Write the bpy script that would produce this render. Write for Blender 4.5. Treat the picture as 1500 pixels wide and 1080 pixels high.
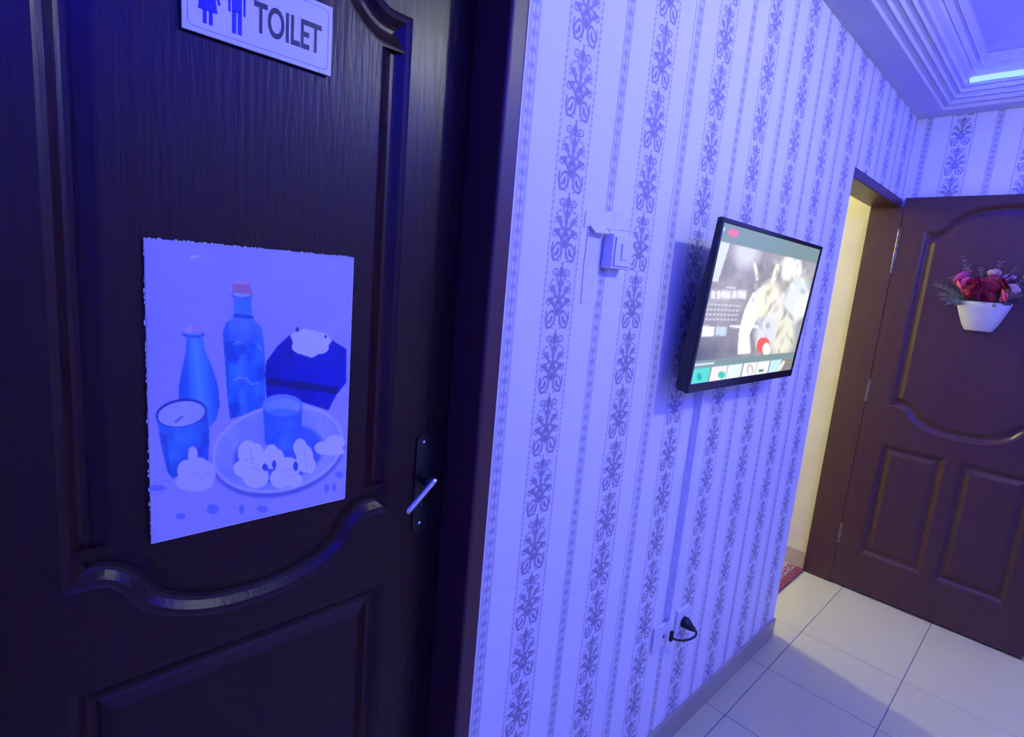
import bpy, bmesh, math, random
import numpy as np
from mathutils import Vector, Matrix
rnd = random.Random(7)
for o in list(bpy.data.objects):
    bpy.data.objects.remove(o)
SC = bpy.context.scene
COL = SC.collection

# ------------------------------------------------------------------ camera
D, EYE = 0.76, 1.5675                     # distance to the papered wall, eye height
yaw, pit, rol = 0.77647496, -0.16632469, 0.08660991
fw = Vector((math.sin(yaw)*math.cos(pit), math.cos(yaw)*math.cos(pit), math.sin(pit)))
rt = Vector((math.cos(yaw), -math.sin(yaw), 0)); up = rt.cross(fw)
r2 = math.cos(rol)*rt + math.sin(rol)*up; u2 = -math.sin(rol)*rt + math.cos(rol)*up
cd = bpy.data.cameras.new('camera'); cam = bpy.data.objects.new('camera', cd); COL.objects.link(cam)
M = Matrix((r2, u2, -fw)).transposed().to_4x4(); M.translation = (0, -D, EYE); cam.matrix_world = M
cd.sensor_fit = 'HORIZONTAL'; cd.sensor_width = 36; cd.lens = 803.18/1500*36; cd.clip_start = 0.01
SC.camera = cam
# ------------------------------------------------------------------ world, exposure, light levels
w = bpy.data.worlds.new('world'); SC.world = w; w.use_nodes = True
w.node_tree.nodes['Background'].inputs[0].default_value = (0.02, 0.02, 0.05, 1)
w.node_tree.nodes['Background'].inputs[1].default_value = 0.2
vs = SC.view_settings
vs.view_transform = 'Standard'; vs.look = 'None'; vs.gamma = 1; vs.use_curve_mapping = False; vs.exposure = 0.0
LED_COL, LED_POW = (0.0035, 0.0065, 1.0), 122.0
BULB_COL, BULB_POW = (0.93, 1.0, 0.88), 495.0
HALL_COL, HALL_POW = (1.0, 0.95, 0.66), 1750.0
SCREEN_POW = 1.05

# ------------------------------------------------------------------ helpers
def link(name, me, mat=None, parent=None, smooth=False):
    o = bpy.data.objects.new(name, me); COL.objects.link(o)
    if mat: me.materials.append(mat)
    if parent: o.parent = parent
    if smooth:
        for p in me.polygons: p.use_smooth = True
    return o
def tag(o, label=None, cat=None, group=None, kind=None):
    if label: o['label'] = label
    if cat: o['category'] = cat
    if group: o['group'] = group
    if kind: o['kind'] = kind
    return o
def empty(name, loc=(0, 0, 0), rz=0.0, rx=0.0, parent=None):
    o = bpy.data.objects.new(name, None); COL.objects.link(o); o.empty_display_size = .05
    o.location = loc; o.rotation_euler = (rx, 0, rz)
    if parent: o.parent = parent
    return o
class MB:
    def __init__(s): s.v = []; s.f = []
    def add(s, vs_, fs):
        n = len(s.v); s.v += [tuple(p) for p in vs_]; s.f += [tuple(i+n for i in q) for q in fs]; return s
    def box(s, a, b, bev=0.0, seg=2):
        if bev <= 0:
            x0, y0, z0 = a; x1, y1, z1 = b
            return s.add([(x0,y0,z0),(x1,y0,z0),(x1,y1,z0),(x0,y1,z0),(x0,y0,z1),(x1,y0,z1),(x1,y1,z1),(x0,y1,z1)],
                         [(0,3,2,1),(4,5,6,7),(0,1,5,4),(1,2,6,5),(2,3,7,6),(3,0,4,7)])
        bm = bmesh.new(); bmesh.ops.create_cube(bm, size=1)
        for v in bm.verts:
            v.co = Vector(((a[0]+b[0])/2+v.co.x*(b[0]-a[0]), (a[1]+b[1])/2+v.co.y*(b[1]-a[1]), (a[2]+b[2])/2+v.co.z*(b[2]-a[2])))
        bmesh.ops.bevel(bm, geom=bm.edges[:], offset=bev, segments=seg, profile=.5, affect='EDGES')
        bm.verts.index_update()
        s.add([v.co[:] for v in bm.verts], [[v.index for v in f.verts] for f in bm.faces]); bm.free(); return s
    def tube(s, pts, r, n=8, cap=True):
        pts = [Vector(p) for p in pts]; rs = r if isinstance(r, (list, tuple)) else [r]*len(pts)
        vs_, fs = [], []; ref = None
        for i, p in enumerate(pts):
            t = (pts[min(i+1, len(pts)-1)]-pts[max(i-1, 0)]).normalized()
            if ref is None:
                ref = Vector((0, 0, 1)) if abs(t.z) < .9 else Vector((1, 0, 0))
            a = (ref - t*ref.dot(t)).normalized(); b = t.cross(a); ref = a
            for k in range(n):
                q = 2*math.pi*k/n; vs_.append(p+(a*math.cos(q)+b*math.sin(q))*rs[i])
        for i in range(len(pts)-1):
            for k in range(n):
                k2 = (k+1) % n; fs.append((i*n+k, i*n+k2, (i+1)*n+k2, (i+1)*n+k))
        if cap:
            fs.append(tuple(range(n))[::-1]); fs.append(tuple((len(pts)-1)*n+k for k in range(n)))
        return s.add(vs_, fs)
    def lathe(s, prof, c=(0, 0, 0), n=24, a0=0.0, a1=2*math.pi, sy=1.0):
        full = abs(a1-a0-2*math.pi) < 1e-6; m = n if full else n+1
        vs_, fs = [], []
        for r, z in prof:
            for k in range(m):
                q = a0+(a1-a0)*k/n; vs_.append((c[0]+r*math.cos(q), c[1]+r*math.sin(q)*sy, c[2]+z))
        for i in range(len(prof)-1):
            for k in range(n):
                k2 = (k+1) % m; fs.append((i*m+k, i*m+k2, (i+1)*m+k2, (i+1)*m+k))
        return s.add(vs_, fs)
    def build(s, name, mat=None, parent=None, smooth=False):
        me = bpy.data.meshes.new(name); me.from_pydata(s.v, [], s.f); me.update()
        bm = bmesh.new(); bm.from_mesh(me); bmesh.ops.recalc_face_normals(bm, faces=bm.faces[:]); bm.to_mesh(me); bm.free()
        return link(name, me, mat, parent, smooth)
def box(name, a, b, mat, parent=None, bev=0.0): return MB().box(a, b, bev).build(name, mat, parent)
def prism(name, poly, y0, y1, mat, parent=None):
    """poly in (x, z), given thickness between y0 and y1"""
    n = len(poly)
    return MB().add([(x, y0, z) for x, z in poly]+[(x, y1, z) for x, z in poly],
        [tuple(range(n)), tuple(range(n, 2*n))[::-1]]+[(i, (i+1) % n, n+(i+1) % n, n+i) for i in range(n)]).build(name, mat, parent)

# ------------------------------------------------------------------ materials
def mat(name, col, rough=.5, metal=0.0, spec=.5, coat=0.0, emit=None, power=0.0):
    m = bpy.data.materials.new(name); m.use_nodes = True
    b = m.node_tree.nodes['Principled BSDF']
    b.inputs['Base Color'].default_value = (*col, 1); b.inputs['Roughness'].default_value = rough
    b.inputs['Metallic'].default_value = metal; b.inputs['Specular IOR Level'].default_value = spec
    b.inputs['Coat Weight'].default_value = coat; b.inputs['Coat Roughness'].default_value = .25
    if emit:
        b.inputs['Emission Color'].default_value = (*emit, 1); b.inputs['Emission Strength'].default_value = power
    return m
def noisy(m, col_a, col_b, scale=(8, 8, 8), nscale=3.0, detail=5, bump=0.0, rough=None, lo=.35, hi=.65):
    nt = m.node_tree; N = nt.nodes; L = nt.links; b = N['Principled BSDF']
    g = N.new('ShaderNodeNewGeometry'); mp = N.new('ShaderNodeMapping'); mp.inputs['Scale'].default_value = scale
    L.new(g.outputs['Position'], mp.inputs['Vector'])
    t = N.new('ShaderNodeTexNoise'); t.inputs['Scale'].default_value = nscale; t.inputs['Detail'].default_value = detail
    L.new(mp.outputs[0], t.inputs['Vector'])
    r = N.new('ShaderNodeValToRGB'); r.color_ramp.elements[0].position = lo; r.color_ramp.elements[1].position = hi
    r.color_ramp.elements[0].color = (*col_a, 1); r.color_ramp.elements[1].color = (*col_b, 1)
    L.new(t.outputs['Fac'], r.inputs[0]); L.new(r.outputs[0], b.inputs['Base Color'])
    if bump:
        bp = N.new('ShaderNodeBump'); bp.inputs['Strength'].default_value = bump; bp.inputs['Distance'].default_value = .002
        L.new(t.outputs['Fac'], bp.inputs['Height']); L.new(bp.outputs[0], b.inputs['Normal'])
    if rough:
        mr = N.new('ShaderNodeMapRange'); mr.inputs['To Min'].default_value = rough[0]; mr.inputs['To Max'].default_value = rough[1]
        L.new(t.outputs['Fac'], mr.inputs[0]); L.new(mr.outputs[0], b.inputs['Roughness'])
    return m
WOOD = noisy(mat('dark_wood', (.03, .012, .01), .4, spec=.30, coat=.0), (.018, .0045, .006), (.025, .006, .008), (34, 34, 3.0), 4, 7, .38, (.25, .38))
WOOD2 = noisy(mat('brown_wood', (.05, .02, .015), .42, coat=.12), (.054, .015, .018), (.066, .018, .021), (12, 12, 1.0), 4, 6, .15, (.36, .5))
TILE = noisy(mat('floor_tile', (.6, .58, .54), .3), (.53, .525, .255), (.565, .56, .275), (1, 1, 1), 2.2, 3, 0, None, .1, .9)
GROUT = mat('grout', (.16, .15, .17), .9)
SKIRT = noisy(mat('skirting_tile', (.4, .38, .36), .4), (.32, .32, .21), (.38, .375, .25), (1, 1, 1), 6)
CEIL = noisy(mat('ceiling_plaster', (.66, .66, .68), .7), (.57, .57, .60), (.64, .64, .67), (1, 1, 1), 3)
CREAM = noisy(mat('cream_paint', (.70, .66, .52), .6), (.69, .66, .42), (.74, .71, .46), (1, 1, 1), 4)
WHITE = mat('white_plastic', (.72, .74, .74), .35)
PAPER = noisy(mat('bare_white_paper', (.74, .75, .76), .7), (.70, .71, .72), (.78, .79, .80), (1, 1, 1), 25)
BLACK = mat('black_plastic', (.008, .008, .012), .3)
RUBBER = mat('black_rubber', (.006, .006, .008), .5)
CHROME = mat('brushed_steel', (.75, .75, .76), .22, 1.0)
BRASS = noisy(mat('worn_hinge', (.3, .26, .22), .45, .8), (.04, .025, .025), (.42, .36, .32), (60, 60, 60), 3)
SIGNW = mat('sign_white', (.75, .77, .80), .25)
SIGNB = mat('sign_blue', (.01, .012, .55), .4)
SIGNK = mat('sign_black', (.012, .012, .03), .4)
LED = mat('led', (.1, .1, .3), .5, emit=LED_COL, power=LED_POW)
BULB = mat('bulb_glass', (.8, .8, .8), .3, emit=BULB_COL, power=BULB_POW)
HBULB = mat('hall_bulb_glass', (.8, .8, .8), .3, emit=HALL_COL, power=HALL_POW)

# wallpaper: printed stripes of scrollwork, all in maths nodes
class X:
    nt = None
    def __init__(s, k): s.k = k
    @staticmethod
    def op(o, *a):
        n = X.nt.nodes.new('ShaderNodeMath'); n.operation = o
        for i, q in enumerate(a):
            if isinstance(q, X): X.nt.links.new(q.k, n.inputs[i])
            else: n.inputs[i].default_value = float(q)
        return X(n.outputs[0])
    def __add__(s, o): return X.op('ADD', s, o)
    __radd__ = __add__
    def __sub__(s, o): return X.op('SUBTRACT', s, o)
    def __rsub__(s, o): return X.op('SUBTRACT', o, s)
    def __mul__(s, o): return X.op('MULTIPLY', s, o)
    __rmul__ = __mul__
    def __truediv__(s, o): return X.op('DIVIDE', s, o)
    def abs(s): return X.op('ABSOLUTE', s)
    def fract(s): return X.op('FRACT', s)
    def sqrt(s): return X.op('SQRT', s)
    def sin(s): return X.op('SINE', s)
    def max(s, o): return X.op('MAXIMUM', s, o)
    def min(s, o): return X.op('MINIMUM', s, o)
    def sm(s, e):                      # 1 where s < 0, soft edge e
        n = X.nt.nodes.new('ShaderNodeMapRange'); n.interpolation_type = 'SMOOTHSTEP'
        X.nt.links.new(s.k, n.inputs[0]); n.inputs[1].default_value = -e; n.inputs[2].default_value = e
        n.inputs[3].default_value = 1; n.inputs[4].default_value = 0
        return X(n.outputs[0])
def wallpaper(name, axis, c0, ztop, seam0, ground=(.78, .79, .80), ink=(.26, .25, .31)):
    m = mat(name, ground, .55); nt = m.node_tree; X.nt = nt
    g = nt.nodes.new('ShaderNodeNewGeometry'); sp = nt.nodes.new('ShaderNodeSeparateXYZ'); nt.links.new(g.outputs['Position'], sp.inputs[0])
    x = X(sp.outputs[axis]); z = X(sp.outputs[2])
    PX, PZ = .2712, .138
    nz = nt.nodes.new('ShaderNodeTexNoise'); nz.inputs['Scale'].default_value = 55; nz.inputs['Detail'].default_value = 2
    nt.links.new(g.outputs['Position'], nz.inputs['Vector'])
    wob = (X(nz.outputs['Fac'])-.5)*.035
    t = ((x-c0)/PX+.5+40).fract()-.5                       # stripe coordinate, -0.5..0.5
    us = t*(PX/PZ); u = us.abs()+wob
    v = ((ztop-z)/PZ+40).fract()
    def ell(cu, cv, ru, rv, wrap=False, src=None):
        dv = v-cv
        if wrap: dv = (v-cv+.5+1).fract()-.5
        a = ((src or u)-cu)/ru; b = dv/rv
        return (a*a+b*b).sqrt()-1
    def seg(ax, ay, bx, by, r):
        dx, dy = bx-ax, by-ay; L2 = dx*dx+dy*dy
        px = u-ax; py = v-ay
        h = ((px*dx+py*dy)/L2).max(0).min(1)
        qx = px-h*dx; qy = py-h*dy
        return (qx*qx+qy*qy).sqrt()-r
    def ring(d, wdt): return d.abs()-wdt
    e = .012
    dark = (seg(0, .0, 0, .16, .016).min(ell(0, .14, .055, .075)*.06)).sm(e)     # finial
    def also(d, k=1.0):
        nonlocal dark
        dark = dark.max(d.sm(e)*k)
    def pale(d, k=1.0):
        nonlocal dark
        dark = dark*(1-d.sm(e*.8)*k)
    also((ring(ell(.125, .155, .055, .045), .26))*.045)              # curls
    also(ell(.115, .16, .018, .018)*.018); also(seg(.075, .19, .02, .22, .014))
    # palmette: leaves radiating from its foot
    py = .535-v; rr = (u*u*.82+py*py).sqrt(); an = X.op('ARCTAN2', u, py)
    lobe = X.op('COSINE', an*7.0)
    also(rr-(.255+lobe*.040-an.abs()*.040), .9)
    pale((rr-.165).abs()-.048+(lobe+.75)*.050, .9)
    pale((rr-.085).abs()-.022+(X.op('COSINE', an*5.0)+.6)*.03, .9)
    also((ring(ell(.150, .345, .085, .075), .12))*.08, .55)
    also(seg(.06, .30, .085, .20, .013)); also(seg(.0, .30, .0, .20, .018))
    for cu, cv in ((.105, .245), (.165, .275), (.212, .325), (.236, .385), (.240, .445)):
        also(ell(cu, cv, .017, .019)*.018)                           # beads
    also(ell(0, .595, .062, .045)*.05)                               # heart
    also(ell(.16, .545, .05, .020)*.022)
    also(seg(.245, .56, .185, .59, .022)); also(seg(.185, .59, .105, .645, .024)); also(seg(.105, .645, .02, .775, .024))   # arms
    also((ring(ell(.225, .60, .045, .040), .3))*.04, .9)
    also(ell(0, .735, .05, .075)*.05)
    sc = u-.150-(v-.86)*.22
    also((ring(ell(0, .86, .088, .125, False, sc), .17))*.09)        # paired scrolls
    also(ell(-.012, .855, .030, .062, False, sc)*.03); also(ell(.03, .90, .026, .03, False, sc)*.028)
    also(seg(.25, .745, .262, .86, .016)); also(seg(.262, .86, .20, .985, .016)); also(ell(.205, .99, .028, .022)*.022)
    also(seg(.045, .82, .06, .94, .014)); also(ell(.09, .99, .022, .02)*.02)
    # rope edging of the stripe
    rope = (u-.332).abs()-.022
    tw = (v*11+us*6+.5).fract()-.5
    dark = dark.max(rope.sm(.010)*((tw.abs()-.22).sm(.10)*.50+.16))
    inside = (u-.36).sm(.01)
    # chain stripe, half way between
    c = (t.abs()-.5)*PX                                              # metres from its middle, negative
    cu_ = c.abs(); side = (t*50).max(-1).min(1)
    vv = ((ztop-z)/.0262+400).fract()-.5
    vh = ((ztop-z)/.0262+400.5).fract()-.5
    rail = ((cu_-.0118).abs()-.0016).sm(.0012)*.62
    lk = ((cu_-.0045)/.0030); o1 = ((lk*lk+(vv/.36)*(vv/.36)).sqrt()-1)
    lk2 = (cu_/.0026); o2 = ((lk2*lk2+(vh/.30)*(vh/.30)).sqrt()-1)
    chain = ((cu_-.0090).sm(.001)*.72-(o1.sm(.3)*.5)).max(o2.sm(.3)*.8).max(rail)
    dk = dark*.90+inside*.09
    dk = dk.max(chain.max(0))
    # paper joints every two stripes
    sd = ((((x-seam0)/(2*PX)+.5+40).fract()-.5)*(2*PX)).abs()
    dk = dk.max((sd-.0013).sm(.0008)*.95)
    dk = dk.min(1)
    mx = nt.nodes.new('ShaderNodeMix'); mx.data_type = 'RGBA'
    mx.inputs[6].default_value = (*ground, 1); mx.inputs[7].default_value = (*ink, 1)
    nt.links.new(dk.k, mx.inputs[0])
    nt.links.new(mx.outputs[2], nt.nodes['Principled BSDF'].inputs['Base Color'])
    return m
WP_X = wallpaper('striped_wallpaper', 0, .871-.006, 2.019, 1.249)
def plain_stripes(name, axis, c0, ground=(.78, .79, .80), ink=(.26, .25, .31)):
    # the same paper for the walls behind the viewer: stripes without the scrollwork
    m = mat(name, ground, .55); nt = m.node_tree; X.nt = nt
    g = nt.nodes.new('ShaderNodeNewGeometry'); sp = nt.nodes.new('ShaderNodeSeparateXYZ'); nt.links.new(g.outputs['Position'], sp.inputs[0])
    t = ((X(sp.outputs[axis])-c0)/.2712+40.5).fract()-.5
    dk = ((t.abs()-.175).sm(.01)*.36).max((.455-t.abs()).sm(.01)*.45)
    mx = nt.nodes.new('ShaderNodeMix'); mx.data_type = 'RGBA'; mx.inputs[6].default_value = (*ground, 1); mx.inputs[7].default_value = (*ink, 1)
    nt.links.new(dk.k, mx.inputs[0]); nt.links.new(mx.outputs[2], nt.nodes['Principled BSDF'].inputs['Base Color'])
    return m
WP_XS, WP_YS = plain_stripes('striped_paper_right', 0, .865), plain_stripes('striped_paper_front', 1, -.186)
WP_Y = wallpaper('striped_wallpaper_across', 1, -.186, 2.10, -.05)

# ------------------------------------------------------------------ room shell
XB, XF, YR, ZC = 3.462, -1.40, -2.45, 2.52     # far wall, near end wall, wall behind, lower ceiling
TW = .12                                        # thickness of the papered wall
DX0, DX1, DZ1 = -.075, .707, 2.20               # toilet doorway
OX0, OZ1 = 2.607, 2.128                         # hall doorway (runs up to the far wall)
m = MB()
m.box((XF, 0, 0), (DX0, TW, 2.75)).box((DX0, 0, DZ1), (DX1, TW, 2.75)).box((DX1, 0, 0), (OX0, TW, 2.75)).box((OX0, 0, OZ1), (XB, TW, 2.75))
tag(m.build('wall_left', WP_X), 'wall with lavender striped damask wallpaper behind the television', kind='structure')
tag(box('wall_back', (XB, YR, 0), (XB+.1, 0.0, 2.75), WP_Y), 'short wallpapered end wall above the open brown door', kind='structure')
tag(box('wall_right', (XF, YR-.1, 0), (XB, YR, 2.75), WP_XS), 'wallpapered wall facing the television', kind='structure')
tag(box('wall_front', (XF-.1, YR, 0), (XF, 0, 2.75), WP_YS), 'wallpapered near end wall', kind='structure')
# hall beyond the doorway
HX0, HY1 = 1.7, 2.9
tag(box('wall_hall_back', (XB, TW-.12, 0), (XB+.1, HY1, 2.75), CREAM), 'cream painted hall wall seen through the doorway', kind='structure')
tag(box('wall_hall_far', (HX0, HY1, 0), (XB, HY1+.1, 2.75), CREAM), 'cream painted wall at the end of the hall', kind='structure')
tag(box('wall_hall_front', (HX0-.1, TW, 0), (HX0, HY1, 2.75), CREAM), 'cream painted near wall of the hall', kind='structure')
tag(box('ceiling_hall', (HX0, TW, 2.52), (XB, HY1, 2.6), CEIL), 'plain white hall ceiling', kind='structure')
# toilet room behind the door: one plain back wall closes it
tag(box('wall_toilet', (DX0-.1, .5, 0), (DX1+.1, .6, 2.75), CREAM), 'plain wall inside the toilet', kind='structure')

# floor: grout bed with single tiles
fl = box('floor', (XF-.1, YR-.1, -.06), (XB+.1, HY1+.1, -.0015), GROUT); tag(fl, 'pale cream ceramic tile floor with thin dark joints', kind='structure')
T, GX, GY, GW = .409, 1.950, -.086, .0035
tile_cache = {}
def tile(x0, x1, y0, y1):
    if x1-x0 < .012 or y1-y0 < .012: return
    k = (round(x1-x0, 4), round(y1-y0, 4))
    if k not in tile_cache:
        bm = bmesh.new(); bmesh.ops.create_cube(bm, size=1)
        for v in bm.verts: v.co = Vector((v.co.x*(k[0]-GW), v.co.y*(k[1]-GW), v.co.z*.012-.006))
        bmesh.ops.bevel(bm, geom=[e for e in bm.edges if all(v.co.z > -.001 for v in e.verts)], offset=.0012, segments=1, affect='EDGES')
        me = bpy.data.meshes.new('tile'); bm.to_mesh(me); bm.free(); me.materials.append(TILE); tile_cache[k] = me
    o = bpy.data.objects.new('tile', tile_cache[k]); COL.objects.link(o); o.parent = fl
    o.location = ((x0+x1)/2, (y0+y1)/2, rnd.uniform(-.0003, .0003))
def cuts(a, b, g):
    i0 = math.ceil((a-g)/T+1e-6); out = [a]
    q = g+i0*T
    while q < b-1e-6: out.append(q); q += T
    return out+[b]
def tile_region(x0, x1, y0, y1):
    cx, cy = cuts(x0, x1, GX), cuts(y0, y1, GY)
    for i in range(len(cx)-1):
        for j in range(len(cy)-1): tile(cx[i], cx[i+1], cy[j], cy[j+1])
cx, cy = cuts(XF, 2.769, GX), cuts(YR, 0.0, GY)
cx = cx[:-1]+[XB] if abs(cx[-1]-cx[-2]) < .02 else cx+[XB]
for i in range(len(cx)-1):
    for j in range(len(cy)-1):
        if j < len(cy)-2 or cx[i+1] < 2.5: tile(cx[i], cx[i+1], cy[j], cy[j+1])
# the row that runs through the doorway
xa = cx[-2]; yb = GY; yt = GY+T
tile(xa, XB, yb, yt)
g2 = GW/2
L6 = [(cx[-3]+g2, yb+g2), (xa-g2, yb+g2), (xa-g2, yt-g2), (OX0+g2, yt-g2), (OX0+g2, -g2), (cx[-3]+g2, -g2)]
MB().add([(x, y, 0) for x, y in L6]+[(x, y, -.012) for x, y in L6], [tuple(range(6)), tuple(range(6, 12))[::-1]]+[(i, (i+1) % 6, 6+(i+1) % 6, 6+i) for i in range(6)]).build('tile', TILE, fl)
tile_region(OX0, XB, yt, HY1)
tile_region(HX0, OX0, TW, HY1)

# skirting
tag(box('baseboard_left', (DX1+.002, -.012, 0), (OX0, 0, .096), SKIRT, bev=.002), 'grey tile skirting along the foot of the papered wall', kind='structure')
tag(box('baseboard_hall', (XB-.012, TW+.002, 0), (XB, HY1, .10), mat('hall_skirting', (.46, .38, .27), .5), bev=.002), 'tan tile skirting below the cream hall wall', kind='structure')
tag(box('baseboard_back', (XB-.012, YR, 0), (XB, -.9, .096), SKIRT, bev=.002), 'grey tile skirting on the end wall', kind='structure')
tag(box('baseboard_right', (XF, YR, 0), (XB-.02, YR+.012, .096), SKIRT, bev=.002), 'grey tile skirting on the wall facing the television', kind='structure')

# ceiling: flat border, stepped plaster mouldings, raised tray
def ring_part(name, prof, parent, mt):
    mb = MB()
    for (a0, z0), (a1, z1) in zip(prof[:-1], prof[1:]):
        def lp(a, z): return [(XF+a, YR+a, z), (XB-a, YR+a, z), (XB-a, -a, z), (XF+a, -a, z)]
        mb.add(lp(a0, z0)+lp(a1, z1), [(i, (i+1) % 4, 4+(i+1) % 4, 4+i) for i in range(4)])
    return mb.build(name, mt, parent)
ce = ring_part('ceiling', [(-.05, 2.78), (0, ZC+.2), (0, ZC), (.112, ZC)], None, CEIL)
tag(ce, 'white plaster tray ceiling with stepped mouldings lit blue', kind='structure')
steps = [(.112, 2.520), (.137, 2.536), (.158, 2.553), (.178, 2.571)]
for (a, z), (b, z2) in zip(steps, steps[1:]+[(.200, 2.589)]):
    ring_part('moulding', [(a, z), (a+.001, z-.003), (a+.005, z-.003), (a+.007, z+.002), (a+.007, z2-.004), (b-.002, z2-.002), (b, z2)], ce, CEIL)
ring_part('cove', [(.200, 2.589), (.204, 2.600), (.222, 2.612), (.225, 2.630)], ce, CEIL)
ring_part('moulding', [(.225, 2.630), (.228, 2.627), (.232, 2.632), (.240, 2.648), (.250, 2.650)], ce, CEIL)
ring_part('moulding', [(.250, 2.650), (.254, 2.648), (.258, 2.655), (.262, 2.690), (.268, 2.692)], ce, CEIL)
a = .266
MB().add([(XF+a, YR+a, 2.692), (XB-a, YR+a, 2.692), (XB-a, -a, 2.692), (XF+a, -a, 2.692)], [(0, 1, 2, 3)]).build('ceiling_panel', CEIL, ce)

# blue light strips lying in the tray
def led(name, p, q, label):
    p, q = Vector(p), Vector(q); d = q-p; n = 24
    pts = [p+d*(i/n)+Vector((0, 0, .0015*math.sin(i*1.7))) for i in range(n+1)]
    return tag(MB().tube(pts, .012, 8).build(name, LED), label, 'light strip', 'blue light strips in the ceiling tray')
led('led_strip', (XB-.226, -.215, 2.602), (XB-.226, YR+.23, 2.602), 'glowing blue light strip in the ceiling tray above the open door')
led('led_strip', (XB-.25, YR+.226, 2.602), (XF+.25, YR+.226, 2.602), 'glowing blue light strip in the ceiling tray facing the television wall')
led('led_strip', (XF+.226, YR+.25, 2.602), (XF+.226, -.23, 2.602), 'glowing blue light strip in the ceiling tray at the near end wall')

# bulb hanging from the tray
def bulb(loc, ztop, mt, label, cat='ceiling lamp'):
    r = empty('ceiling_lamp', loc); tag(r, label, cat)
    h = ztop-loc[2]
    MB().lathe([(0, h), (.045, h), (.045, h-.012), (.03, h-.02), (.012, h-.024), (.012, .075), (.021, .07), (.021, .03), (0, .03)], n=20).build('lamp_holder', WHITE, r, True)
    MB().lathe([(.001, -.04), (.018, -.036), (.031, -.022), (.036, -.002), (.032, .016), (.021, .033), (.0, .036)], n=24).build('bulb', mt, r, True)
    return r
bulb((1.48, -1.28, 2.47), 2.692, BULB, 'white light bulb hanging from the ceiling tray')
bulb((3.02, 1.75, 2.30), 2.52, HBULB, 'warm light bulb hanging from the hall ceiling')

# ------------------------------------------------------------------ doors
def smooth_curve(pts, n=8):
    out = []
    for i in range(len(pts)-1):
        p0 = pts[max(i-1, 0)]; p1 = pts[i]; p2 = pts[i+1]; p3 = pts[min(i+2, len(pts)-1)]
        for k in range(n):
            t = k/n
            out.append(tuple(.5*((2*p1[j])+(-p0[j]+p2[j])*t+(2*p0[j]-5*p1[j]+4*p2[j]-p3[j])*t*t+(-p0[j]+3*p1[j]-3*p2[j]+p3[j])*t**3) for j in (0, 1)))
    return out+[tuple(pts[-1])]
BOWL = [(0, 0), (.10, .0), (.19, .03), (.27, .20), (.36, .52), (.52, .78), (.74, .95), (1, 1)]
def ogee(u0, u1, zs, depth):
    h = (u1-u0)/2; c = [(u0+h*s, zs+depth*q) for s, q in BOWL]
    c = c+[(u1-h*s, zs+depth*q) for s, q in BOWL[-2::-1]]
    return smooth_curve(c, 5)
def fancy_panel(u0, u1, zb, db, zt, dt):
    return ogee(u0, u1, zb, -db)+ogee(u0, u1, zt, dt)[::-1]          # counter-clockwise seen from the front
def rect_panel(u0, u1, z0, z1): return [(u0, z0), (u1, z0), (u1, z1), (u0, z1)]
def offset(poly, d):
    n = len(poly); out = []
    for i in range(n):
        p, a, b = Vector(poly[i]), Vector(poly[i-1]), Vector(poly[(i+1) % n])
        e1 = (p-a); e2 = (b-p)
        if e1.length < 1e-7 or e2.length < 1e-7: out.append(tuple(p)); continue
        e1.normalize(); e2.normalize()
        n1 = Vector((-e1.y, e1.x)); n2 = Vector((-e2.y, e2.x)); bs = n1+n2
        bs = bs/max(bs.length_squared/2, .35)
        out.append(tuple(p+bs*d))
    return out
def fill(bm, loops):
    es = []
    for lp in loops:
        vs_ = [bm.verts.new((x, y, z)) for x, y, z in lp]
        es += [bm.edges.new((vs_[i], vs_[(i+1) % len(vs_)])) for i in range(len(vs_))]
    bmesh.ops.triangle_fill(bm, edges=es, use_beauty=True, use_dissolve=False)
PROF = [(0, 0), (.004, .0015), (.010, .003), (.020, .0115), (.025, .0135), (.031, .0135), (.036, .011), (.052, .0045), (.056, .004)]
def make_door(name, loc, rz, W, Hh, th, panels, mt, label):
    r = empty(name, loc, rz); tag(r, label, kind='structure')
    bm = bmesh.new()
    outer = [(0, 0), (W, 0), (W, Hh), (0, Hh)]
    fill(bm, [[(x, 0, z) for x, z in outer]]+[[(x, 0, z) for x, z in p] for p in panels])
    me = bpy.data.meshes.new('door_leaf'); bm.to_mesh(me); bm.free()
    mb = MB(); mb.add([v.co[:] for v in me.vertices], [tuple(p.vertices) for p in me.polygons])
    mb.add([(x, 0, z) for x, z in outer]+[(x, th, z) for x, z in outer], [(i, (i+1) % 4, 4+(i+1) % 4, 4+i) for i in range(4)]+[(4, 5, 6, 7)])
    mb.build('door_leaf', mt, r)
    bpy.data.meshes.remove(me)
    for p in panels:
        loops = [[(x, dy, z) for x, z in offset(p, d)] for d, dy in PROF]; n = len(p)
        mb = MB()
        for i in range(len(loops)-1):
            mb.add(loops[i]+loops[i+1], [(k, (k+1) % n, n+(k+1) % n, n+k) for k in range(n)])
        mo = mb.build('panel_moulding', mt, r, False)
        bm = bmesh.new(); fill(bm, [loops[-1]]); me = bpy.data.meshes.new('panel'); bm.to_mesh(me); bm.free()
        link('panel', me, mt, r)
    return r
# toilet door (recessed in the papered wall)
YD, DL, DB = .085, -.030, .10
d1p = [fancy_panel(.085, .565, 1.010, .100, 1.868, .085), rect_panel(.085, .565, .17, .865)]
door1 = make_door('door_1', (DL, YD, DB), 0, .688, 2.055, .04, d1p, WOOD, 'dark brown panelled toilet door carrying a sign and a poster')
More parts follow.
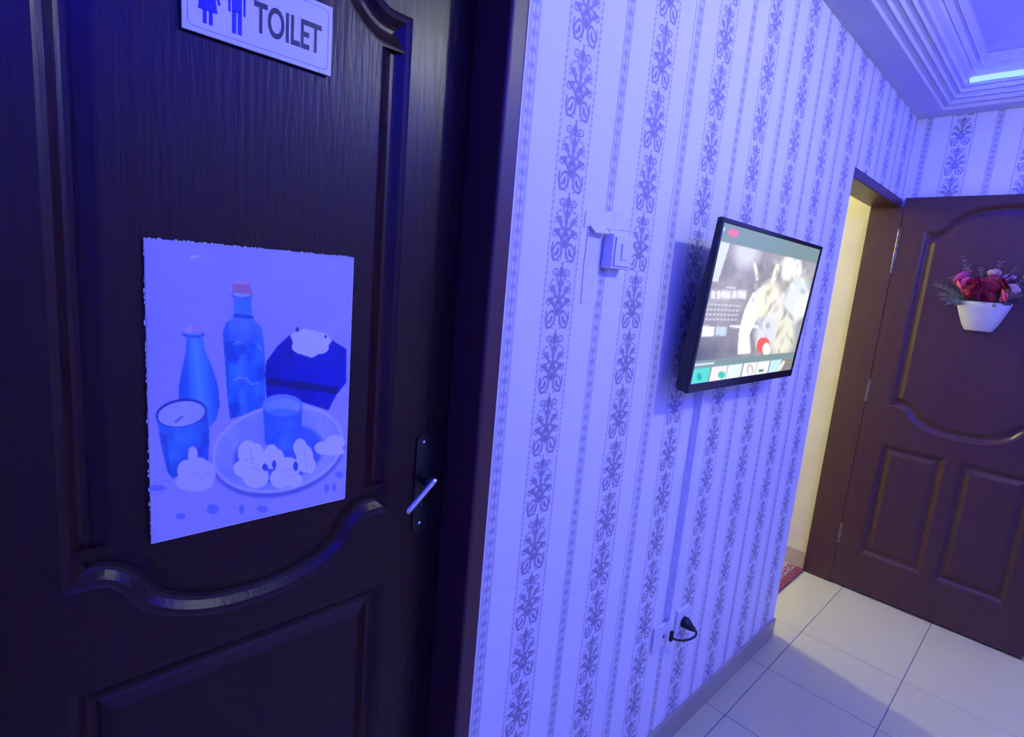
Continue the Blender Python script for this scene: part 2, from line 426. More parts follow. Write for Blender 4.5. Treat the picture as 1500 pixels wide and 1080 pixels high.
# frame round it
t1 = empty('trim_1', (DX0, 0, 0)); tag(t1, 'dark brown wooden frame round the toilet door', kind='structure')
def lb(name, a, b, bev, par, mt):
    o = par.location; return MB().box(tuple(Vector(a)-o), tuple(Vector(b)-o), bev, 3).build(name, mt, par)
lb('jamb', (.664, -.010, 0), (DX1, .155, DZ1), .007, t1, WOOD2)
lb('jamb', (DX0, -.010, 0), (-.034, .155, DZ1), .007, t1, WOOD2)
lb('head', (-.034, -.010, 2.16), (.664, .155, DZ1), .007, t1, WOOD2)
lb('threshold', (-.034, .02, 0), (.664, .15, .092), .004, t1, SKIRT)
# handle: back plate, drooping lever, keyhole
hp = empty('handle_set', (.606-DL, 0, 1.150-DB), parent=door1)
pl = MB()
prof = []
for i in range(13): prof.append((.0165*math.cos(math.pi*i/12), .088+.016*math.sin(math.pi*i/12)))
for i in range(13): prof.append((-.0165*math.cos(math.pi*i/12), -.088-.016*math.sin(math.pi*i/12)))
DARKST = mat('tarnished_plate', (.06, .055, .06), .3, .9)
plate = prism('handle_plate', prof, -.004, -.0005, DARKST, hp)
MB().tube([(0, -.002, .012), (0, -.040, .012)], .0095, 14).build('spindle', DARKST, hp, True)
lev = MB()
dirv = Vector((-.060, 0, -.052)).normalized()
p0 = Vector((.006, -.040, .022))
for q in (0,):
    pts = [p0+dirv*(.0+.083*i/10)for i in range(11)]
    lev.tube(pts, [.0075]+[.0068]*8+[.0066, .0058], 12)
lev.build('lever', CHROME, hp, True)
for z in (.086, -.082): MB().lathe([(.0, .002), (.003, .0015), (.004, 0)], (0, 0, 0), 10).build('screw', CHROME, hp, True).matrix_local = Matrix.Translation((0, -.004, z)) @ Matrix.Rotation(math.pi/2, 4, 'X')
MB().lathe([(.0, .001), (.004, .001), (.0045, 0)], (0, 0, 0), 10).build('keyhole', BLACK, hp, True).matrix_local = Matrix.Translation((0, -.0042, -.045)) @ Matrix.Rotation(math.pi/2, 4, 'X')

# open brown door against the end wall
XD = 3.420
d2p = [fancy_panel(.105, .715, 1.050, .105, 1.955, .125), rect_panel(.105, .385, .215, .850), rect_panel(.435, .715, .215, .850)]
door2 = make_door('door_2', (XD, -.022, .012), -math.pi/2, .82, 2.118, .036, d2p, WOOD2, 'brown panelled wooden door standing open with a flower pot on it')
for z, h_ in ((.235, .115), (1.055, .12), (1.74, .22)):
    hg = MB().tube([(-.002, -.003, z), (-.002, -.003, z+h_)], .0042, 10)
    hg.box((0, -.0012, z), (.007, -.0003, z+h_))
    hg.build('hinge', BRASS, door2)
# frame of the hall doorway
t2 = empty('trim_2', (OX0, 0, 0)); tag(t2, 'brown wooden frame of the hall doorway', kind='structure')
lb('jamb', (3.418, -.021, 0), (XB, .128, 2.088), .003, t2, WOOD2)
lb('jamb', (OX0, .012, 0), (OX0+.035, .128, 2.088), .003, t2, WOOD2)
lb('head', (OX0, .002, 2.088), (XB, .128, OZ1), .003, t2, WOOD2)

# ------------------------------------------------------------------ painted prints
def vcol_mat(name, rough=.3, emit=None):
    m = mat(name, (.5, .5, .5), rough); nt = m.node_tree
    a_ = nt.nodes.new('ShaderNodeAttribute'); a_.attribute_name = 'print'
    b = nt.nodes['Principled BSDF']
    if emit:
        b.inputs['Base Color'].default_value = (.01, .01, .01, 1)
        nt.links.new(a_.outputs['Color'], b.inputs['Emission Color']); b.inputs['Emission Strength'].default_value = emit
    else: nt.links.new(a_.outputs['Color'], b.inputs['Base Color'])
    return m
def homog(src, dst):
    A = []; B = []
    for (x, y), (u, v) in zip(src, dst):
        A += [[x, y, 1, 0, 0, 0, -u*x, -u*y], [0, 0, 0, x, y, 1, -v*x, -v*y]]; B += [u, v]
    return np.append(np.linalg.solve(np.array(A, float), np.array(B, float)), 1).reshape(3, 3)
class Canvas:
    """a flat print sampled on a grid; shapes are drawn in sketch units through a plane map"""
    def __init__(s, nx, ny, corners):
        s.nx, s.ny = nx, ny
        S, Tt = np.meshgrid(np.linspace(0, 1, nx+1), np.linspace(0, 1, ny+1))
        s.S, s.T = S, Tt
        Hm = homog([(0, 0), (1, 0), (0, 1), (1, 1)], corners)
        q = Hm @ np.stack([S.ravel(), Tt.ravel(), np.ones(S.size)])
        s.x = (q[0]/q[2]).reshape(S.shape); s.y = (q[1]/q[2]).reshape(S.shape)
        s.c = np.ones(S.shape+(3,))*.8; s.px = abs(s.x[0, 1]-s.x[0, 0])
        rs = np.random.RandomState(3); s.n = np.zeros(S.shape)
        for k, a_ in ((6, .5), (14, .3), (34, .2)):
            g = rs.rand(k+2, k+2); gi = S*k; gj = Tt*k; i = gi.astype(int); j = gj.astype(int); fi = gi-i; fj = gj-j
            fi = fi*fi*(3-2*fi); fj = fj*fj*(3-2*fj)
            s.n += a_*((g[j, i]*(1-fi)+g[j, i+1]*fi)*(1-fj)+(g[j+1, i]*(1-fi)+g[j+1, i+1]*fi)*fj)
    def put(s, m_, col, k=1.0):
        m_ = np.clip(m_, 0, 1)*k; col = np.asarray(col, float)
        s.c = s.c*(1-m_[..., None])+(col if col.ndim > 1 else col[None, None])*m_[..., None]
    def poly(s, pts):
        return sum(s._poly(pts, a, b) for a, b in ((-.4, -.4), (.4, -.4), (-.4, .4), (.4, .4)))/4
    def _poly(s, pts, ox, oy):
        ins = np.zeros(s.x.shape, bool); n = len(pts); X_ = s.x+ox*s.px; Y_ = s.y+oy*s.px
        for i in range(n):
            (x1, y1), (x2, y2) = pts[i], pts[(i+1) % n]
            if y1 == y2: continue
            cnd = ((y1 > Y_) != (y2 > Y_)) & (X_ < (x2-x1)*(Y_-y1)/(y2-y1)+x1); ins ^= cnd
        return ins.astype(float)
    def ell(s, cx, cy, rx, ry, ang=0, soft=.06):
        a_ = math.radians(ang); dx = s.x-cx; dy = s.y-cy
        u = (dx*math.cos(a_)+dy*math.sin(a_))/rx; v = (-dx*math.sin(a_)+dy*math.cos(a_))/ry
        d = np.sqrt(u*u+v*v); return np.clip((1-d)/soft+.5, 0, 1)
    def line(s, x1, y1, x2, y2, wd):
        dx, dy = x2-x1, y2-y1; L2 = dx*dx+dy*dy
        h = np.clip(((s.x-x1)*dx+(s.y-y1)*dy)/L2, 0, 1)
        d = np.hypot(s.x-x1-h*dx, s.y-y1-h*dy); return np.clip((wd-d)/1.5+.5, 0, 1)
    def mesh(s, name, W, Hh, mt, parent, y=0.0):
        nx, ny = s.nx, s.ny
        V = np.stack([s.S*W, np.full(s.S.shape, y), Hh-s.T*Hh], -1).reshape(-1, 3)
        idx = np.arange((nx+1)*(ny+1)).reshape(ny+1, nx+1)
        F = np.stack([idx[1:, :-1], idx[1:, 1:], idx[:-1, 1:], idx[:-1, :-1]], -1).reshape(-1, 4)
        me = bpy.data.meshes.new(name)
        me.vertices.add(len(V)); me.vertices.foreach_set('co', V.ravel())
        me.loops.add(F.size); me.loops.foreach_set('vertex_index', F.ravel().astype(np.int32))
        me.polygons.add(len(F)); me.polygons.foreach_set('loop_start', np.arange(0, F.size, 4, dtype=np.int32))
        me.update(calc_edges=True)
        at = me.attributes.new('print', 'FLOAT_COLOR', 'POINT')
        at.data.foreach_set('color', np.concatenate([np.clip(s.c, 0, 1.6), np.ones(s.c.shape[:2]+(1,))], -1).reshape(-1).astype(np.float32))
        return link(name, me, mt, parent)

# still-life poster
cv = Canvas(290, 420, [(75, 55), (762, 108), (103, 1050), (728, 897)])
nz = cv.n
WHT = np.array((.47, .46, .78))
cv.c[:] = WHT*(0.94+.10*nz[..., None])
tab = np.clip((cv.y-620+ (cv.x-400)*.10)/120, 0, 1); cv.put(tab, (.56, .57, .80), .45)
for k in range(7):
    yy = 800+k*38; cv.put(cv.line(95, yy+22, 330+40*k, yy-40, 1.5), (.25, .30, .62), .32)
cv.put(cv.line(180, 125, 250, 112, 4)*(nz > .5), (.9, .9, .95), .6)
# tall slim bottle
B1 = [(213, 380), (268, 380), (274, 420), (300, 480), (318, 540), (323, 600), (312, 645), (292, 672), (190, 600), (188, 545), (203, 470), (213, 420)]
b1 = cv.poly(B1); ex = np.clip(np.abs(cv.x-255+(520-cv.y)*.10)/62, 0, 1)
cv.put(b1, np.stack([.03+.12*(1-ex)**1.5, .16+.40*(1-ex)**1.5, .50+.25*(1-ex)], -1))
cv.put(b1*(cv.x < 222), (.02, .14, .50), .5)
cv.put(cv.ell(237, 370, 38, 11), (.06, .20, .50)); cv.put(cv.ell(237, 366, 28, 6), (.30, .45, .75))
cv.put(cv.poly([(213, 338), (264, 336), (268, 362), (208, 364)]), (.58, .40, .50)); cv.put(cv.poly([(213, 338), (235, 336), (233, 364), (208, 364)]), (.70, .58, .66), .8)
# square bottle
B2 = [(345, 328), (370, 310), (430, 313), (460, 345), (469, 400), (471, 600), (420, 625), (357, 645), (347, 560), (337, 420), (332, 360)]
b2 = cv.poly(B2); sh = .5+.5*np.sin(cv.x*.09+nz*9)
cv.put(b2, np.stack([.02+.14*nz*sh, .08+.75*nz*nz+.10*sh, .42+.38*nz], -1))
cv.put(b2*np.clip((400-cv.y)/60, 0, 1), (.22, .42, .80), .55); cv.put(b2*(cv.x < 352), (.02, .12, .45), .6); cv.put(b2*np.clip((cv.x-425)/40, 0, 1), (.02, .20, .65), .5)
for p in ((362, 402, 385, 392), (385, 392, 415, 398), (415, 398, 440, 392), (440, 392, 458, 415), (368, 518, 385, 508), (385, 508, 410, 512), (410, 512, 428, 530), (428, 530, 448, 526)): cv.put(cv.line(*p, 3)*(.4+.9*nz), (.45, .60, .90), .6)
cv.put(b2*np.clip((nz-.56)*9, 0, 1)*(cv.y > 390), (.30, .52, .86), .55); cv.put(b2*np.clip((.42-nz)*9, 0, 1)*(cv.y > 390), (.01, .07, .40), .6)
cv.put(cv.poly([(370, 245), (427, 250), (428, 316), (369, 312)]), (.10, .34, .72)); cv.put(cv.line(372, 305, 428, 310, 6), (.02, .12, .42))
cv.put(cv.ell(395, 240, 36, 13), (.12, .28, .55)); cv.put(cv.ell(395, 236, 28, 7), (.55, .60, .80))
cv.put(cv.poly([(366, 194), (422, 198), (431, 236), (364, 230)]), (.55, .26, .32)); cv.put(cv.ell(394, 197, 28, 5), (.68, .42, .46))
# folded dark cloth with white blossom
CL = [(474, 455), (510, 405), (556, 362), (600, 400), (660, 395), (690, 380), (738, 410), (737, 520), (705, 560), (678, 612), (590, 585), (475, 575), (470, 500)]
cl = cv.poly(CL); cv.put(cl, np.stack([.005+0*nz, .008+.012*nz, .16+.36*nz], -1))
cv.put(cl*cv.line(485, 520, 700, 545, 12), (.004, .006, .10), .8)
cv.put(np.maximum(cv.poly([(553, 365), (600, 345), (675, 360), (690, 385), (660, 420), (625, 440), (575, 425)]), cv.ell(618, 380, 55, 30)), (.78, .78, .82))
cv.put(np.maximum(cv.ell(585, 405, 26, 20), cv.ell(650, 405, 30, 22)), (.78, .78, .82))
for p in ((577, 348, 6), (670, 370, 4)): cv.put(cv.ell(p[0], p[1], p[2], p[2]+2), (.05, .06, .2))
# plate
cv.put(cv.ell(512, 752, 222, 142, -14), (.10, .14, .42), .8)
cv.put(cv.ell(512, 738, 219, 140, -14, .03), np.stack([.62+.12*nz, .63+.12*nz, .78+.06*nz], -1))
cv.put(cv.ell(512, 738, 208, 130, -14, .03), np.stack([.26+.4*nz, .36+.36*nz, .74+.08*nz], -1))
cv.put(cv.ell(515, 755, 150, 92, -14, .12)*(nz > .36), (.03, .16, .58), .9)
# small glass on plate
cv.put(cv.poly([(463, 598), (593, 596), (586, 715), (560, 738), (520, 748), (470, 722)]), np.stack([.02+.10*nz, .10+.45*nz*nz+.10*np.clip((540-cv.x)/80, 0, 1), .50+.28*nz], -1))
cv.put(cv.ell(528, 597, 65, 36), (.22, .38, .74)); cv.put(cv.ell(528, 602, 55, 27), np.stack([.20+.3*nz, .40+.25*nz, .75+0*nz], -1)); cv.put(cv.ell(530, 622, 48, 14), (.10, .30, .72), .8)
# large glass
cv.put(cv.poly([(115, 640), (281, 608), (290, 700), (285, 790), (215, 815), (170, 842), (152, 820)]), np.stack([.01+.14*nz**2, .04+.55*nz**2, .30+.45*nz], -1))
cv.put(cv.ell(197, 627, 84, 46, -10), (.03, .07, .30)); cv.put(cv.ell(198, 630, 77, 40, -10), np.stack([.40+.25*nz, .46+.25*nz, .76+0*nz], -1))
cv.put(cv.line(180, 655, 200, 640, 5), (.05, .10, .45), .7); cv.put(cv.poly([(122, 690), (150, 700), (165, 830), (150, 812)]), (.02, .08, .40), .6)
# white blossoms
FW = (.84, .84, .86)
for p in ((415, 755, 34, 42), (445, 770, 24, 48), (405, 805, 38, 30), (440, 830, 42, 38), (492, 765, 26, 40), (515, 775, 18, 34), (545, 800, 40, 34), (520, 835, 34, 32), (565, 840, 28, 24), (600, 770, 28, 46), (585, 735, 22, 30), (615, 790, 20, 28), (660, 735, 28, 22), (700, 715, 32, 24), (690, 745, 40, 14)):
    cv.put(cv.ell(*p), FW)
for p in ((235, 765, 16, 30), (215, 815, 30, 36), (255, 805, 36, 34), (285, 820, 24, 36), (240, 850, 62, 32)): cv.put(cv.ell(*p), (.72, .73, .83))
for p in ((570, 795, 8, 16), (470, 800, 9, 12), (500, 790, 7, 14), (262, 750, 10, 16)): cv.put(cv.ell(*p), (.05, .12, .50))
for p in ((398, 782, 432, 770), (425, 800, 455, 812), (420, 735, 432, 790), (525, 812, 560, 800), (540, 830, 575, 822), (598, 745, 606, 800), (225, 835, 262, 812), (262, 840, 290, 815)): cv.put(cv.line(*p, 2), (.52, .54, .80), .6)
# pebbles
for x_, y_, rx, ry in ((300, 938, 19, 17), (394, 937, 9, 17), (462, 936, 18, 12), (670, 866, 8, 15), (695, 862, 7, 14), (195, 962, 16, 11), (712, 820, 14, 10), (120, 872, 30, 10)):
    cv.put(cv.ell(x_, y_, rx, ry), (.16, .26, .62), .85)
po = empty('poster', (.154, YD-.0012, 1.157)); tag(po, 'glossy poster of blue bottles, glasses and white blossoms on the toilet door', 'poster')
cv.mesh('print', .289, .418, vcol_mat('poster_print', .3), po, -.0006)
eb = MB()
for i in range(60):      # ragged white margin of the cut print
    t = i/60*.418; eb.box((-.0006-rnd.random()*.0022, -.0004, t), (.0005, .0008, t+.0064*rnd.uniform(.3, 1)))
    t = i/60*.289; eb.box((t, -.0004, .4175), (t+.0044*rnd.uniform(.4, 1), .0008, .4185+rnd.random()*.0018))
eb.box((.2885, -.0004, 0), (.2905, .0008, .418)); eb.box((0, -.0004, -.0012), (.289, .0008, .0005)); eb.box((-.0008, -.0004, 0), (.2895, .0008, .4185))
eb.build('backing', WHITE, po)

# toilet sign
sg = empty('toilet_sign', (.199, YD-.0012, 1.838)); tag(sg, 'white plastic TOILET sign with blue man and woman figures', 'sign')
SW, SH = .1965, .0945
MB().box((0, -.0022, 0), (SW, .001, SH), .0008, 2).build('plate', SIGNW, sg)
def rrect(x0, z0, x1, z1, r, n=6):
    o = []
    for cx, cz, a0 in ((x1-r, z0+r, -90), (x1-r, z1-r, 0), (x0+r, z1-r, 90), (x0+r, z0+r, 180)):
        o += [(cx+r*math.cos(math.radians(a0+90*i/n)), cz+r*math.sin(math.radians(a0+90*i/n))) for i in range(n+1)]
    return o
ro = rrect(.006, .006, SW-.006, SH-.006, .008); ri = rrect(.0066, .0066, SW-.0066, SH-.0066, .0074); n = len(ro)
MB().add([(x, -.0024, z) for x, z in ro]+[(x, -.0024, z) for x, z in ri], [(i, (i+1) % n, n+(i+1) % n, n+i) for i in range(n)]).build('border_line', SIGNK, sg)
def flat(name, polys, mt, par, y=-.0024, th=.0003):
    mb = MB()
    for p in polys:
        k = len(p)
        mb.add([(x, y, z) for x, z in p]+[(x, y+th, z) for x, z in p], [tuple(range(k))]+[(i, (i+1) % k, k+(i+1) % k, k+i) for i in range(k)])
    return mb.build(name, mt, par)
def circ(cx, cz, r, n=20): return [(cx+r*math.cos(2*math.pi*i/n), cz+r*math.sin(2*math.pi*i/n)) for i in range(n)]
wx = .0295
flat('woman_figure', [circ(wx, .0815, .0058), [(wx-.0055, .073), (wx-.0115, .029), (wx+.0115, .029), (wx+.0055, .073)],
     [(wx-.0058, .030), (wx-.0058, .0135), (wx-.0012, .0135), (wx-.0012, .030)], [(wx+.0012, .030), (wx+.0012, .0135), (wx+.0058, .0135), (wx+.0058, .030)],
     [(wx-.006, .072), (wx-.0155, .041), (wx-.0125, .040), (wx-.004, .064)], [(wx+.006, .072), (wx+.004, .064), (wx+.0125, .040), (wx+.0155, .041)]], SIGNB, sg)
mx_ = .0645
flat('man_figure', [circ(mx_, .0815, .0058), [(mx_-.0062, .073), (mx_-.0062, .040), (mx_+.0062, .040), (mx_+.0062, .073)],
     [(mx_-.0062, .041), (mx_-.0062, .0135), (mx_-.0008, .0135), (mx_-.0008, .041)], [(mx_+.0008, .041), (mx_+.0008, .0135), (mx_+.0062, .0135), (mx_+.0062, .041)],
     [(mx_-.0108, .071), (mx_-.0108, .038), (mx_-.0078, .038), (mx_-.0078, .073)], [(mx_+.0078, .073), (mx_+.0078, .038), (mx_+.0108, .038), (mx_+.0108, .071)]], SIGNB, sg)
def text(name, s, x0, z0, width, height, mt, par, y=-.0024):
    fc = bpy.data.curves.new(name, 'FONT'); fc.body = s; fc.size = .05; fc.extrude = .0002; fc.offset = .0011
    to = bpy.data.objects.new(name, fc); COL.objects.link(to); dg = bpy.context.evaluated_depsgraph_get()
    me = bpy.data.meshes.new_from_object(to.evaluated_get(dg)); bpy.data.objects.remove(to)
    xs = [v.co.x for v in me.vertices]; ys = [v.co.y for v in me.vertices]
    sx = width/(max(xs)-min(xs)); sz = height/(max(ys)-min(ys)); mx0, my0 = min(xs), min(ys)
    for v in me.vertices: v.co = Vector((x0+(v.co.x-mx0)*sx, y-v.co.z, z0+(v.co.y-my0)*sz))
    return link(name, me, mt, par)
text('toilet_lettering', 'TOILET', .086, .0245, .094, .0395, SIGNK, sg)

# ------------------------------------------------------------------ television on the papered wall
tv = empty('television', (1.306, -.081, 1.306), rx=math.atan2(.030, .447)); tag(tv, 'black flat television with a lit screen, mounted on the papered wall', 'television')
TVW, TVH = .735, .448
tb = MB(); sp_ = [(.005, .002), (.028, .004), (.034, .018), (.034, .12), (.028, .20), (.015, .34), (.012, TVH-.002), (.005, TVH)]; k_ = len(sp_)
tb.add([(0, y, z) for y, z in sp_]+[(TVW, y, z) for y, z in sp_], [tuple(range(k_)), tuple(range(k_, 2*k_))[::-1]]+[(i, (i+1) % k_, k_+(i+1) % k_, k_+i) for i in range(k_)])
tb.build('housing', BLACK, tv)
MB().box((.06, .028, .03), (TVW-.06, .054, .26), .008, 3).build('back_cover', BLACK, tv)
BZ = [(0, 0, TVW, .024), (0, TVH-.012, TVW, TVH), (0, .024, .012, TVH-.012), (TVW-.012, .024, TVW, TVH-.012)]
bz = MB()
for x0, z0, x1, z1 in BZ: bz.box((x0, -.002, z0), (x1, .0065, z1), .0012, 1)
bz.build('bezel', mat('glossy_bezel', (.006, .007, .014), .15), tv)
MB().box((.30, .050, .14), (.46, .066, .25)).build('wall_bracket', BLACK, tv)
cv = Canvas(150, 96, [(310, 100), (778, 248), (148, 955), (645, 880)])
nz = cv.n; S_, T_ = cv.S, cv.T
GT = np.array((.22, .33, .34))
cv.c[:] = np.stack([.20+.40*nz, .19+.37*nz, .22+.38*nz], -1)
cv.put(np.clip((T_-.45)/.35, 0, 1)*np.clip((.45-S_)/.45, 0, 1), (.07, .08, .13), .9)
cv.put(cv.ell(425, 260, 60, 75, 0, .9), (.85, .86, .92), .8)
cv.put(cv.poly([(300, 195), (345, 205), (285, 410), (250, 405)]), (.9, .98, .95), .75)
# pale crowd of blurred shapes
WHI = (1.05, 1.05, 1.0)
cl = [(384, 795), (388, 680), (415, 560), (455, 470), (510, 430), (545, 440), (520, 520), (480, 600), (440, 690), (447, 792)]
cv.put(cv.poly(cl), WHI)
rs = np.random.RandomState(11)
for p, col in (((530, 520, 60, 110, 12, .5), (1.0, .95, .78)), ((625, 340, 30, 75, 8, .5), (1.0, 1.0, .98)), ((668, 350, 22, 60, 5, .5), (.95, .98, 1.0)), ((580, 590, 55, 100, 5, .6), (.92, .9, .85)), ((680, 480, 40, 100, 10, .8), (.72, .84, .86)), ((640, 560, 40, 150, 8, .6), (.86, .9, .92)), ((600, 700, 60, 110, 6, .6), (.9, .88, .74)), ((520, 680, 50, 80, 8, .6), (.78, .82, .92)), ((700, 540, 30, 80, 25, .6), (.95, 1.0, 1.0))):
    cv.put(cv.ell(*p), col)
crowd = cv.ell(580, 560, 170, 260, 10, .3)
for i in range(60):
    x_, y_ = rs.uniform(450, 720), rs.uniform(300, 790)
    g = rs.choice([0, 1, 2, 3]); c_ = [(.30, .29, .24), (1.05, 1.05, 1.0), (.62, .58, .38), (.42, .46, .60)][g]
    cv.put(cv.ell(x_, y_, rs.uniform(4, 12), rs.uniform(9, 34), rs.uniform(-40, 40), 1.0)*crowd, c_, .6)
for p in (((478, 400), (462, 320), 8), ((548, 420), (572, 330), 11), ((560, 400), (578, 345), 6)): cv.put(cv.line(*p[0], *p[1], p[2]), (.98, .95, .82), .9)
cv.put(cv.line(484, 400, 474, 370, 3), (.35, .30, .2), .8); cv.put(cv.line(566, 385, 574, 350, 3), (.35, .30, .2), .8)
cv.put(cv.ell(510, 750, 34, 44), (.92, .14, .12)); cv.put(cv.ell(525, 770, 20, 34), (.95, .95, .9))
cv.put(cv.line(350, 645, 480, 650, 6), WHI, .8)
# title bars and lines of copy, too blurred to read
for x0, x1 in ((255, 275), (282, 300), (302, 350), (357, 378), (382, 425)): cv.put(cv.poly([(x0, 452), (x1, 460), (x1-4, 502), (x0-4, 496)]), (.92, .92, .95), .9)
cv.put(cv.line(330, 438, 370, 442, 6), (.8, .8, .85), .8)
for k in range(4): cv.put(cv.line(240-5*k, 528+27*k, 392-6*k, 537+25*k, 5)*(.6+.5*np.sin(cv.x*.35+k)), (.88, .88, .92), .85)
cv.put(cv.poly([(212, 642), (270, 645), (264, 697), (205, 697)]), WHI, .95); cv.put(cv.poly([(278, 643), (330, 648), (324, 695), (272, 694)]), (.60, .72, .82))
# bars
cv.put((T_ < .105).astype(float), GT); cv.put(cv.ell(358, 155, 27, 20, 15), (.85, .20, .36)); cv.put(cv.ell(315, 138, 5, 10), (.7, .75, .8))
cv.put((T_ > .845).astype(float), GT); cv.put(cv.line(175, 852, 262, 842, 6), (.85, .92, .95))
th = (T_ > .905)
tcols = [(.10, .72, .62), (.90, .86, .84), (.80, .92, .88), (.98, .95, .94), (.95, .96, .93), (.60, .85, .95), (.30, .28, .24)]
for i, c_ in enumerate(tcols):
    cv.put((th & (S_ > i/7+.006) & (S_ < (i+1)/7-.004)).astype(float), c_)
cv.put(cv.ell(195, 915, 12, 20), (.02, .45, .42)); cv.put(cv.ell(305, 905, 18, 20), (.05, .60, .48)); cv.put(cv.ell(445, 880, 16, 30), (.6, .5, .48)); cv.put(cv.ell(445, 884, 9, 24), (.97, .95, .94)); cv.put(cv.line(590, 880, 610, 840, 7), (.9, .85, .75)); cv.put(cv.ell(500, 885, 14, 8), (.1, .2, .35))
sc_ = cv.mesh('screen', TVW-.024, TVH-.036, vcol_mat('lit_screen', .2, SCREEN_POW), tv, .0015)
sc_.location = (.012, 0, .024)
tag(sc_, 'bright screen with a pale picture and a row of thumbnails')

# cable trunking below the television
tag(MB().box((1.520, -.024, .535), (1.548, 0, 1.33), .002, 2).build('cable_trunking', noisy(mat('papered_trunking', (.74, .75, .77), .5), (.70, .71, .74), (.78, .79, .81), (1, 1, 1), 30)), 'slim white cable trunking running down the wall below the television', 'trunking')
# two sockets, plug and short lead
so = empty('wall_socket', (1.462, 0, .432)); tag(so, 'white wall socket plate with a dark hole at the foot of the trunking', 'socket')
so_p = MB().box((0, -.010, 0), (.086, 0, .088), .004, 3).build('plate', WHITE, so)
MB().lathe([(0, .0008), (.005, .0008), (.0055, 0)], n=12).build('socket_hole', BLACK, so_p).matrix_local = Matrix.Translation((.058, -.010, .040)) @ Matrix.Rotation(math.pi/2, 4, 'X')
MB().box((.020, -.0125, .079), (.060, -.0095, .0875), .001, 1).build('clip', WHITE, so)
so2 = empty('wall_socket', (1.602, 0, .440)); tag(so2, 'white wall socket with a black plug pushed in', 'socket')
so2_p = MB().box((0, -.010, 0), (.080, 0, .088), .004, 3).build('plate', WHITE, so2)
MB().lathe([(0, .0), (.014, .0), (.0175, -.0), (.0185, .0012), (.0, .0012)], n=18).build('socket_face', WHITE, so2_p).matrix_local = Matrix.Translation((.042, -.010, .045)) @ Matrix.Rotation(math.pi/2, 4, 'X')
pg = empty('power_plug', (1.640, -.0115, .478)); tag(pg, 'black power plug with a short looping lead in the wall socket', 'plug')
MB().tube([(0, 0, 0), (.001, -.009, -.001), (.005, -.018, -.007), (.011, -.028, -.014), (.018, -.036, -.020)], [.019, .019, .016, .011, .007], 14).build('plug_body', RUBBER, pg, True)
cp = smooth_curve([(0, 0), (1, 0)], 1)
pts = [(.017, -.034, -.019), (.021, -.041, -.027), (.010, -.044, -.034), (-.018, -.040, -.036), (-.052, -.031, -.031), (-.082, -.021, -.020), (-.097, -.016, -.005), (-.100, -.014, .012)]
sp = []
for i in range(len(pts)-1):
    p0, p1, p2, p3 = [Vector(pts[max(0, min(len(pts)-1, i+k))]) for k in (-1, 0, 1, 2)]
    for k in range(5):
        t = k/5; sp.append(.5*((2*p1)+(p2-p0)*t+(2*p0-5*p1+4*p2-p3)*t*t+(3*p1-p0-3*p2+p3)*t**3))
MB().tube(sp+[Vector(pts[-1])], .0036, 8).build('lead', RUBBER, pg, True)
MB().box((-.108, -.020, -.020), (-.094, -.010, .014), .002, 1).build('lead_end', RUBBER, pg)

# light switch box with bare paper patches round it
sw = empty('light_switch', (.990, 0, 1.603)); tag(sw, 'white surface light switch box on the papered wall beside the television', 'switch')
MB().box((0, -.030, 0), (.076, 0, .074), .003, 2).build('switch_box', WHITE, sw)
sw_c = MB().box((.006, -.034, .006), (.070, -.0295, .068), .002, 2).build('cover_plate', WHITE, sw)
MB().box((.026, -.0375, .020), (.050, -.0335, .054), .0015, 2).build('rocker', WHITE, sw_c)
pa = prism('paper_strip', [(.920, 1.683), (.985, 1.686), (1.035, 1.690), (1.082, 1.692), (1.079, 1.722), (1.03, 1.728), (.96, 1.718), (.922, 1.715)], -.0025, 0, PAPER); tag(pa, 'torn strip of bare white paper above the light switch', 'paper')
pa = prism('paper_patch', [(.936, 1.522), (.986, 1.526), (.987, 1.600), (.987, 1.681), (.934, 1.679), (.933, 1.60)], -.0025, 0, PAPER); tag(pa, 'bare white paper rectangle left of the light switch', 'paper')
fl_ = MB(); fl_.add([(.938, -.001, 1.688), (.985, -.001, 1.690), (.987, -.018, 1.674), (.942, -.016, 1.672), (.938, -.0025, 1.690), (.985, -.0025, 1.692), (.988, -.0195, 1.676), (.941, -.0175, 1.674)], [(0, 1, 2, 3), (7, 6, 5, 4), (0, 4, 5, 1), (1, 5, 6, 2), (2, 6, 7, 3), (3, 7, 4, 0)])
tag(fl_.build('paper_flap', PAPER), 'small peeling flap of white paper over the bare patch', 'paper')

# ------------------------------------------------------------------ flower pot hung on the open door
fp = empty('flower_pot', (XD-.0005, -.416, 1.500), -math.pi/2); tag(fp, 'white half round wall pot of pink and crimson artificial flowers on the door', 'flower pot')
POT = noisy(mat('white_ceramic', (.72, .72, .70), .3), (.52, .52, .51), (.58, .58, .57), (1, 1, 1), 9)
prof = [(.0, 0), (.050, 0), (.054, .004), (.068, .030), (.082, .066), (.094, .102), (.103, .134), (.100, .136), (.096, .130), (.085, .10)]
mb = MB(); mb.lathe(prof, n=28, a0=math.pi, a1=2*math.pi, sy=.80)
mb.add([(-.050, 0, 0), (.050, 0, 0), (.103, 0, .134), (-.103, 0, .134)], [(0, 1, 2, 3)])
pot_ = mb.build('pot', POT, fp, True)
MB().lathe([(.0, .118), (.088, .118), (.09, .112)], n=20, a0=math.pi, a1=2*math.pi, sy=.80).build('moss_bed', mat('moss', (.03, .035, .03), .9), pot_)
